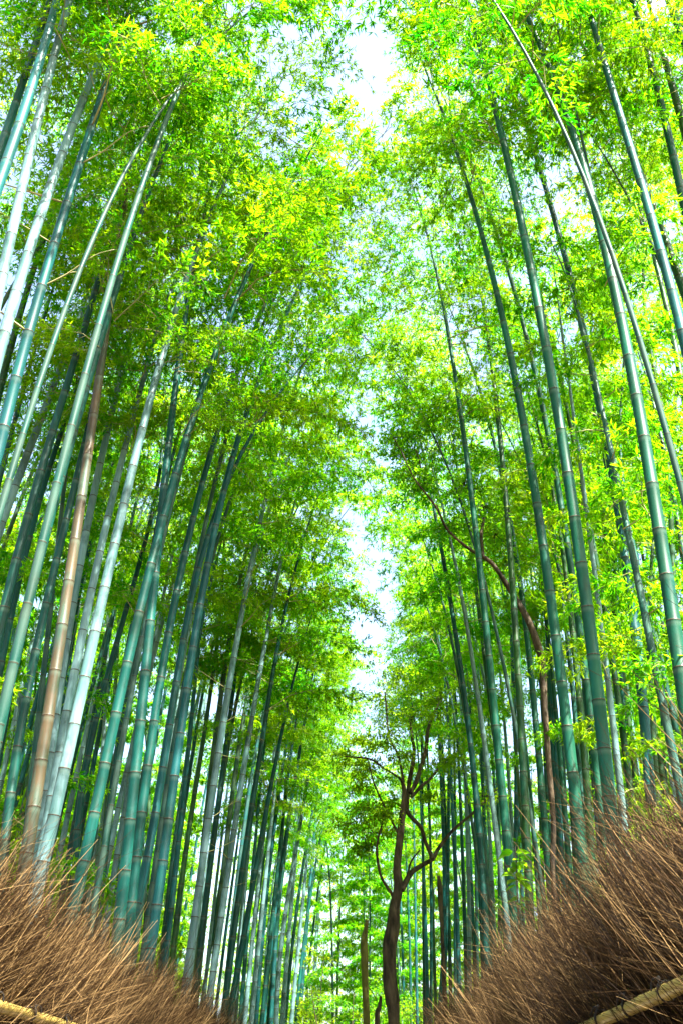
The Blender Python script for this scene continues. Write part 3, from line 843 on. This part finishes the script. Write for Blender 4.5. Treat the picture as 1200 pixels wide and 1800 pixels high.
scatter(-6, 5, 43, 54, 20, 1.0, 'F', (5, 6, 7))
# rest of the grove, unseen around the viewpoint, added to throw dappled shade
for x, y, rz in ((4.4, -2.6, 3.2), (4.6, 3.6, 3.3)):  # unseen leaning crowns added to break the sun into flecks
    grove(x, y, 'RA', 1.12, v=9, rz=rz)
for x, y in ((3.9, 0.6), (4.6, 2.4), (4.2, 4.0), (5.4, 1.2), (5.6, 3.6), (4.0, -1.6)):  # unseen short bamboos, kept low to shade only the nearer fence
    grove(x, y, 'RA', 0.70, v=2, rz=rng.uniform(0, 6))
PLACES['B'] = ('unseen bamboo of the grove around the viewpoint, added for its shade', 'grove around the viewpoint')
for k in range(34):
    sd = -1 if k % 2 else 1
    y = -13 + 20 * (k // 2) / 17 + rng.uniform(-0.5, 0.5)
    x = (-4.0 if sd < 0 else 3.2) + sd * rng.uniform(0, 3.2) + sd * max(0, y) * 0.5
    if sd > 0 and -7 < y < 4.5:  # gap left in the unseen canopy so sun reaches the opposite fence
        continue
    grove(x, y, 'B', 1.15, v=int(rng.choice([0, 1, 2])), rz=(math.pi if sd < 0 else 0) + rng.normal(0, 0.9))


# the far grove all round, too deep to tell one culm from the next: one leafy mass
g = np.random.default_rng(77)
NC = 7200
ang = g.uniform(-0.62, 0.62, NC)
dist = g.uniform(50, 74, NC)
cx, cyy = dist * np.sin(ang), dist * np.cos(ang)
side = g.random(NC) < 0.45
sx = np.where(g.random(NC) < 0.5, -1, 1)
cyy = np.where(side, g.uniform(14, 52, NC), cyy)
cx = np.where(side, sx * (0.36 * cyy + g.uniform(4.5, 11, NC)), cx)
cz = 0.6 + 13.5 * g.random(NC) ** 0.85
low = g.random(NC) < 0.33                     # undergrowth among the nearer culms
cyy = np.where(low, g.uniform(18, 38, NC), cyy); cx = np.where(low, sx * (6.0 + g.uniform(0, 1, NC) * (1.5 + 0.22 * cyy)), cx); cz = np.where(low, g.uniform(0.4, 6.0, NC), cz)
cen = np.stack([cx, cyy, cz], -1)
per = 44
n = NC * per
ctone = np.repeat(g.uniform(-0.2, 0.2, NC), per)
base = np.repeat(cen, per, 0) + g.normal(0, 0.5, (n, 3)) * np.array([1, 1, 0.7])
dd = unit(g.normal(0, 0.8, (n, 3)) + np.array([0, 0, -0.35]))
nn = unit(np.array([0, 0, 1.0]) + g.normal(0, 0.5, (n, 3)))
ll = g.uniform(0.17, 0.29, n)
lv = leaf_verts(base, dd, nn, ll, ll * 0.24)
idx = np.arange(n * 4).reshape(n, 4)
far = obj('distant_grove', fast_mesh('distant_grove', lv.reshape(-1, 3), [idx[:, [0, 1, 2]], idx[:, [0, 2, 3]]], [M_LEAF],
                                     tone=np.repeat(np.clip(0.5 + ctone + g.normal(0, 0.2, n), 0, 1), 4)))
tag(far, 'lime green leafy mass of the far bamboo grove seen between the culms', 'bamboo grove', kind='stuff')


# ------------------------------------------------------------------ trees
def at(px, py, y):
    d = ray(px, py); t = (y - EYE.y) / d.y
    return np.array(EYE + d * t)


def limb_mesh(name, pix, y, mat_, dy=0.0, sides=12, lump=0.05, seed=0, root_z=None):
    """pix: (x, y, width) in photograph pixels; dy: how far the far end swings in depth"""
    g = np.random.default_rng(seed)
    n = len(pix)
    P, W = [], []
    for i, (x, yy, w) in enumerate(pix):
        yd = y + dy * (i / max(1, n - 1))
        p = at(x, yy, yd); P.append(p)
        W.append(0.5 * w * (CRI @ (Vector(p) - EYE)).z * -1 / F_PX)
    if root_z is not None:
        a = P[0].copy(); a[2] = 0.25; b0 = a.copy(); b0[2] = -0.15
        P = [b0, a] + P; W = [W[0] * 1.9, W[0] * 1.35] + W
    P, W = smooth_line(P, W, 6)
    b = MB()
    k = len(P)
    tan = unit(np.gradient(P, axis=0)); u = unit(np.cross(tan, np.array([0.0, 1.0, 0.02]))); v = np.cross(tan, u)
    a = np.linspace(0, 2 * np.pi, sides, endpoint=False)
    ph = g.uniform(0, 6, 3)
    s = np.arange(k)[:, None] * 0.35
    rr = W[:, None] * (1 + lump * np.sin(2 * a[None] + s + ph[0]) + lump * np.sin(3 * a[None] - 0.7 * s + ph[1]) + lump * 0.8 * np.sin(1.7 * s + a[None] + ph[2]))
    ring = P[:, None] + rr[..., None] * (np.cos(a)[None, :, None] * u[:, None] + np.sin(a)[None, :, None] * v[:, None])
    f = [(i * sides + j, i * sides + (j + 1) % sides, (i + 1) * sides + (j + 1) % sides, (i + 1) * sides + j) for i in range(k - 1) for j in range(sides)]
    f.append(tuple((k - 1) * sides + j for j in range(sides)))
    b.add(ring.reshape(-1, 3), f)
    return b.mesh(name, [mat_]), P


def crown_mesh(name, clumps, seed, leaf=0.075, per=260):
    """clumps: (centre, radius): twigs from the centre carrying broad leaves, uneven and open"""
    g = np.random.default_rng(seed)
    L, Rr, lv, tn = [], [], [], []
    for c, r in clumps:
        nt_ = max(5, int(per / 26))
        ct = g.uniform(-0.2, 0.25)
        for i in range(nt_):
            d = unit(g.normal(0, 1, 3) * np.array([1, 1, 0.55])); tl = r * g.uniform(0.5, 1.15)
            ss = np.linspace(0, 1, 4)
            ln = c + d * (ss * tl)[:, None] + np.array([0, 0, -0.18]) * (tl * ss ** 2)[:, None]
            L.append(ln); Rr.append(np.linspace(0.006, 0.0015, 4))
            m = int(per / nt_)
            q = g.uniform(0.25, 1.05, m)
            base = c + d * (q * tl)[:, None] + np.array([0, 0, -0.18]) * (tl * q ** 2)[:, None] + g.normal(0, 0.09 * r + 0.03, (m, 3)) * np.array([1, 1, 0.45])
            dd = unit(d * 0.5 + g.normal(0, 0.7, (m, 3)) + np.array([0, 0, -0.15]))
            nn = unit(np.array([0, 0, 1.0]) + g.normal(0, 0.4, (m, 3)))
            ll = g.uniform(0.7, 1.3, m) * leaf
            lv.append(leaf_verts(base, dd, nn, ll, ll * g.uniform(0.42, 0.55, m))); tn.append(np.clip(0.45 + ct + g.normal(0, 0.2, m), 0, 1))
    v, f = tube_np(np.array(L), np.array(Rr), 3)
    lv = np.concatenate(lv); tn = np.concatenate(tn); n = len(lv); off = len(v)
    idx = off + np.arange(n * 4).reshape(n, 4)
    tri = np.concatenate([idx[:, [0, 1, 2]], idx[:, [0, 2, 3]]])
    return fast_mesh(name, np.concatenate([v, lv.reshape(-1, 3)]), [f, tri], [M_BARK, M_BROAD],
                     np.concatenate([np.zeros(len(f)), np.ones(len(tri))]), np.concatenate([np.full(off, .5), np.repeat(tn, 4)]))


def world_part(name, me, root, kind=None):
    """a mesh made in world coordinates, hung under a root that stands elsewhere"""
    me.transform(Matrix.Translation(-root.location))
    o = obj(name, me, root)
    if kind:
        o['kind'] = kind
    return o


def tree(label, trunk, limbs, y, clumps, mat_=M_BARK, leaf=0.075, per=260, seed=0, name='tree'):
    me, P = limb_mesh('trunk', trunk, y, mat_, 0, 14, 0.06, seed, root_z=0)
    root = empty(name, (float(P[0][0]), float(P[0][1]), 0.0)); tag(root, label, 'tree')
    world_part('trunk', me, root)
    for i, (pix, dy) in enumerate(limbs):
        pix = [(a, b_, w * 0.8) for a, b_, w in pix]
        lm, _ = limb_mesh('limb', pix, y, mat_, dy, 8, 0.05, seed + 1 + i)
        world_part('limb', lm, root)
    if clumps:
        cl = [(at(x, yy, y + dz), r) for x, yy, dz, r in clumps]
        world_part('crown', crown_mesh('crown', cl, seed + 50, leaf, per), root, 'stuff')
    return root


YT = 21.6
g = np.random.default_rng(5)
cl1 = [(640, 1420, 0, .55), (655, 1465, .3, .5), (628, 1385, -.3, .5), (610, 1450, .4, .45), (625, 1345, .2, .5), (600, 1325, 0, .4), (680, 1290, 0, .5), (676, 1225, .4, .5), (722, 1262, -.3, .6),
       (762, 1255, .5, .5), (775, 1228, 0, .5), (800, 1330, .6, .5), (780, 1340, -.4, .5), (850, 1400, .3, .5), (700, 1330, -.5, .4), (650, 1350, .5, .45), (740, 1200, .3, .5), (705, 1180, -.2, .5),
       (690, 1410, .6, .4), (675, 1430, -.4, .35), (640, 1490, .2, .35), (760, 1400, .8, .4), (825, 1290, .5, .5), (660, 1310, .2, .45), (632, 1300, -.4, .45)]
tree('dark forked broadleaf tree with crooked limbs at the bend of the path',
     [(692, 1800, 21), (688, 1760, 24), (685, 1720, 25), (684, 1675, 25), (689, 1637, 23), (692, 1600, 20), (699, 1562, 17), (698, 1525, 13), (702, 1475, 13), (707, 1430, 12), (710, 1397, 9), (707, 1372, 6)],
     [([(705, 1565, 14), (722, 1535, 11), (740, 1522, 10), (760, 1510, 10), (770, 1492, 8), (795, 1460, 7), (830, 1430, 6), (850, 1410, 5), (875, 1385, 4)], 1.0),
      ([(760, 1510, 9), (747, 1480, 8), (740, 1457, 9), (725, 1440, 9), (715, 1425, 9), (717, 1392, 9), (720, 1367, 9), (727, 1325, 8), (722, 1290, 7), (720, 1265, 5)], 0.5),
      ([(720, 1395, 9), (732, 1372, 11), (747, 1320, 9), (752, 1280, 7), (762, 1255, 6), (776, 1228, 4)], 0.8),
      ([(722, 1402, 7), (742, 1380, 7), (755, 1370, 6), (780, 1340, 5), (800, 1325, 3)], 0.9),
      ([(708, 1380, 6), (700, 1367, 5), (675, 1352, 4), (650, 1335, 4), (605, 1330, 3)], -0.6),
      ([(708, 1372, 6), (700, 1330, 5), (685, 1302, 5), (681, 1280, 4), (676, 1217, 3)], 0.3),
      ([(699, 1465, 6), (677, 1422, 4), (660, 1385, 4), (650, 1355, 3), (646, 1335, 2)], -0.4),
      ([(690, 1575, 8), (672, 1547, 6), (665, 1525, 6), (662, 1487, 5), (672, 1445, 4), (675, 1425, 3)], -0.3),
      ([(716, 1538, 5), (722, 1515, 4), (737, 1495, 3)], -0.3)],
     YT, cl1, seed=30, per=400)
cl2 = [(692, 770, 0, .45), (705, 800, .3, .4), (725, 830, -.3, .4), (745, 850, .2, .4), (815, 850, 0, .5), (835, 860, .4, .45), (850, 890, -.3, .45), (790, 925, .3, .4), (715, 765, .4, .4), (870, 940, .5, .4)]
tree('black crooked trunk twisting up behind the bamboos of the shaded row',
     [(974, 1580, 9), (972, 1450, 9), (963, 1330, 10), (956, 1240, 11), (953, 1175, 12), (943, 1130, 14), (930, 1095, 12), (910, 1060, 10), (888, 1025, 9), (866, 992, 8), (847, 978, 7)],
     [([(850, 980, 8), (820, 962, 7), (785, 930, 6), (765, 890, 5), (730, 845, 4), (710, 805, 3), (692, 770, 2)], -0.8),
      ([(848, 980, 8), (845, 940, 8), (850, 900, 6), (835, 875, 5), (815, 850, 3)], 0.5),
      ([(735, 850, 3), (738, 820, 3), (730, 790, 2)], -0.3)],
     15.4, cl2, seed=60, per=480, leaf=0.07)
tree('bare mossy olive trunk snapped off at the top beyond the forked tree',
     [(644, 1800, 12), (642, 1750, 12), (641, 1700, 13), (639, 1660, 12), (642, 1635, 9), (645, 1618, 6)],
     [([(646, 1735, 3), (655, 1748, 2), (661, 1758, 2)], 0.2)], 31.0, None, M_MOSS, seed=80)
tree('brown vine-wrapped dead trunk beside the turquoise bamboo',
     [(777, 1660, 7), (774, 1600, 8), (772, 1560, 9), (770, 1540, 5)], [], 24.5, None, M_BARK, seed=85)
tree('short brown broken stump leaning at the foot of the forked tree',
     [(662, 1800, 9), (666, 1775, 8), (669, 1752, 5)], [], 23.5, None, M_BARK, seed=86)


# leafy shrubs where the path bends away
def shrub(label, x, y, h, r, seed, leaf=0.08):
    g = np.random.default_rng(seed)
    root = empty('shrub', (x, y, 0)); tag(root, label, 'shrub', 'shrubs at the end of the path')
    cl = []
    for i in range(5):
        b = MB()
        a = i * 1.26 + g.uniform(-.3, .3); rr = r * g.uniform(0.3, 0.8); hh = h * g.uniform(0.7, 1)
        top = np.array([rr * math.cos(a), rr * math.sin(a), hh])
        P, W = smooth_line([(0.05 * math.cos(a), 0.05 * math.sin(a), -0.1), top * np.array([0.3, 0.3, 0.4]), top * np.array([0.8, 0.8, 0.75]), top], [0.03, 0.025, 0.015, 0.006], 4)
        b.tube(P, W, 6)
        obj('stem', b.mesh('stem', [M_BARK]), root)
        for k in range(5):
            cl.append((top * np.array([0.9, 0.9, 0.35 + 0.15 * k]) + g.normal(0, 0.25, 3) * r, 0.45 * r))
    fo = obj('crown', crown_mesh('crown', cl, seed, leaf, 200), root); fo['kind'] = 'stuff'


shrub('lime green shrub filling the bend behind the mossy trunk', -0.6, 36.0, 4.6, 1.5, 1, 0.1)
shrub('low dark green shrub beside the far end of the sunlit row', -1.3, 33.0, 3.0, 1.2, 2, 0.1)
shrub('tall pale green shrub beyond the far end of the sunlit row', -2.0, 39.5, 6.5, 1.7, 3, 0.11)
shrub('bright green shrub behind the thin bamboos near the forked tree', 1.6, 38.0, 5.2, 1.6, 4, 0.11)

# a broadleaf sapling in front of the olive bamboo
g = np.random.default_rng(9)
sp = at(897, 1600, 10.8)
root = empty('sapling', (float(sp[0]), float(sp[1]), 0)); tag(root, 'small sapling with big dark green leaves between bamboos above the shaded fence', 'sapling')
b = MB()
top = at(905, 1488, 10.8) - np.array(root.location)
P, W = smooth_line([(0, 0, -0.05), (0.03, 0.02, top[2] * 0.5), top * np.array([0.8, 1, 0.85]), top], [0.012, 0.010, 0.006, 0.003], 5)
b.tube(P, W, 6)
obj('stem', b.mesh('stem', [M_BARK]), root)
lf = MB()
k = 7
t = np.linspace(0, 1, k); wd = np.sin(np.pi * t ** 0.8) * 0.26 + 0.004
v = []
for ti, wi in zip(t, wd):
    zc = -0.28 * ti ** 2
    v += [(ti, -wi, zc + 0.10 * wi), (ti, 0, zc - 0.02), (ti, wi, zc + 0.10 * wi)]
f = []
for i in range(k - 1):
    for j in range(2):
        f.append((i * 3 + j, i * 3 + j + 1, (i + 1) * 3 + j + 1, (i + 1) * 3 + j))
lf.add(v, f, 0, 0.12)
LEAF1 = lf.mesh('leaf', [M_BROAD])
for i in range(26):
    u = 0.70 + 0.30 * i / 26
    j = min(len(P) - 1, int(u * (len(P) - 1)))
    o = obj('leaf', LEAF1, root); o.location = P[j] + g.normal(0, 0.035, 3)
    o.rotation_euler = (g.normal(0, 0.4), g.uniform(-0.2, 0.6), i * 2.4 + g.normal(0, 0.3))
    s = g.uniform(0.11, 0.17); o.scale = (s, s, s)


# ------------------------------------------------------------------ brush fences
def bundle_mesh(seed, n=300):
    """one armful of dry brush: bent twigs rising from the foot of the fence, leaning out (+X) and on (+Y)"""
    g = np.random.default_rng(seed)
    k = 6
    s = np.linspace(0, 1, k)
    x0 = np.clip(g.normal(0, 0.06, n), -0.15, 0.12); y0 = g.normal(0, 0.055, n)
    z0 = g.uniform(0.0, 1.15, n)
    top = np.clip(g.normal(1.78, 0.22, n), z0 + 0.45, 2.35)
    ln = top - z0
    lx = g.normal(0.20, 0.10, n) + 0.9 * x0; ly = g.normal(0.17, 0.10, n) + 1.3 * y0
    px = x0[:, None] + lx[:, None] * (s[None] ** 1.7) * (ln / 1.4)[:, None] + g.normal(0, 0.010, (n, k))
    py = y0[:, None] + ly[:, None] * (s[None] ** 1.6) * (ln / 1.4)[:, None] + g.normal(0, 0.010, (n, k))
    pz = z0[:, None] + ln[:, None] * s[None]
    pts = np.stack([px, py, pz], -1)
    r = g.uniform(0.0014, 0.0040, n)[:, None] * (1.0 - 0.75 * s[None])
    v, f = tube_np(pts, r, 3)
    tone = np.clip(g.normal(0.42, 0.30, n)[:, None] + 0.35 * (s[None] - 0.5), 0, 1)  # shade and sun painted in: dark feet, light tips, on random twig tone
    # forked tips, toned lighter to paint them sunlit
    m = int(n * 2.2)
    pick = g.integers(0, n, m); at_k = g.integers(2, 5, m)
    a = pts[pick, at_k]; d = unit(pts[pick, np.minimum(at_k + 1, k - 1)] - pts[pick, at_k - 1])
    d = unit(d + g.normal(0, 0.33, (m, 3)))
    L = g.uniform(0.18, 0.55, m); s2 = np.linspace(0, 1, 4)
    p2 = a[:, None] + d[:, None] * (L[:, None] * s2[None])[..., None]
    p2[..., 0] += 0.08 * s2[None] ** 2
    p2[..., 2] -= (0.10 * L)[:, None] * s2[None] ** 2
    v2, f2 = tube_np(p2, np.full((m, 1), 0.0013) * (1 - 0.6 * s2[None]), 3)
    t2 = np.repeat(np.clip(g.normal(0.6, 0.2, m), 0, 1), 12)
    return fast_mesh('brush_bundle', np.concatenate([v, v2]), [np.concatenate([f, f2 + len(v)])], [M_TWIG],
                     tone=np.concatenate([np.repeat(tone.ravel(), 3), t2]))


BUNDLE = [bundle_mesh(900 + i) for i in range(6)]


def rope_mesh(r):
    b = MB()
    a = np.linspace(0, 4 * np.pi, 40)
    rr = r + 0.006 + 0.002 * np.sin(a * 3)
    b.tube(np.stack([rr * np.cos(a), -0.012 + 0.024 * a / a[-1] + 0.006 * np.sin(a * 2), rr * np.sin(a)], 1), 0.0055, 6)
    for sg in (-1, 1):
        P, W = smooth_line([(r * 0.7, 0, r * 0.9), (r * 1.2, 0.02 * sg, r * 1.5), (r * 1.5, 0.05 * sg, r * 1.2), (r * 1.6, 0.06 * sg, r * 0.1)], [.005, .005, .005, .004], 5)
        b.tube(P, W, 6)
    return b.mesh('rope_tie', [M_ROPE])


def fence(label, side, xb, xr, zr, y0, y1, hscale, seed):
    g = np.random.default_rng(seed)
    root = empty('brush_fence', (xb, (y0 + y1) / 2, 0)); tag(root, label, 'fence', 'brush fences along the path')
    ym = (y0 + y1) / 2
    y = y0; k = 0
    while y < y1:
        o = obj('brush_bundle', BUNDLE[int(g.integers(len(BUNDLE)))], root)
        h = hscale * (1 + 0.06 * math.sin(y * 2.1 + seed) + 0.05 * math.sin(y * 5.3) + g.normal(0, 0.06))
        o.location = (-side * g.uniform(-0.09, 0.09), y - ym, 0)
        o.scale = (side * g.uniform(0.8, 1.35), g.uniform(0.85, 1.2), h); o.rotation_euler = (g.normal(0, 0.06), g.normal(0, 0.06), g.normal(0, 0.3))
        o['kind'] = 'stuff'
        y += g.uniform(0.07, 0.13); k += 1
    # front rail: jointed bamboo pole tied on with black rope
    rr = 0.027
    b = MB()
    nodes = np.arange(y0, y1, 0.36) + g.normal(0, 0.03, len(np.arange(y0, y1, 0.36)))
    ys, rs = [y0 - 0.1], [rr]
    for nn in nodes:
        ys += [nn - 0.012, nn - 0.004, nn + 0.004, nn + 0.012]; rs += [rr, rr * 1.07, rr * 1.07, rr * 0.99]
    ys.append(y1); rs.append(rr * 0.9)
    ys = np.array(ys)
    b.tube(np.stack([np.full(len(ys), xr - xb) + 0.006 * np.sin(ys * 1.1), ys - ym, zr + 0.008 * np.sin(ys * 0.9)], 1), rs, 14)
    rail = obj('rail', b.mesh('rail', [M_RAIL]), root)
    rm = rope_mesh(rr)
    yy = y0 + 0.2
    while yy < y1:
        o = obj('rope_tie', rm, root)
        o.location = (xr - xb, yy - ym, zr); o.rotation_euler = (0, g.uniform(-.4, .4) + (math.pi if side < 0 else 0) * 0, 0); o.scale = (side, 1, 1)
        yy += 0.62 + g.uniform(-.05, .05)
    # hidden stakes that hold the brush
    for yy in np.arange(y0 + 0.3, y1, 1.9):
        b = MB(); b.tube(np.stack([np.zeros(4), np.zeros(4), np.linspace(-0.25, 1.75, 4)], 1), 0.03, 8)
        o = obj('post', b.mesh('post', [M_RAIL]), root); o.location = (-side * 0.03, yy - ym, 0)
    return root


fence('golden brown brush fence catching the sun, with a yellow bamboo rail', 1, -2.22, -1.70, 1.265, 2.6, 20.0, 0.88, 3)
fence('dark brown brush fence in shade with a roped bamboo rail', -1, 1.55, 1.07, 1.19, 2.6, 19.0, 0.90, 4)

print('things', len([o for o in COL.objects if o.parent is None]), 'objects', len(COL.objects), 'leafy branches', N_BRANCH[0])
print('triangles', sum(sum(len(p.vertices) - 2 for p in m.polygons) if len(m.polygons) < 3000 else len(m.loops) - 2 * len(m.polygons) for m in bpy.data.meshes))
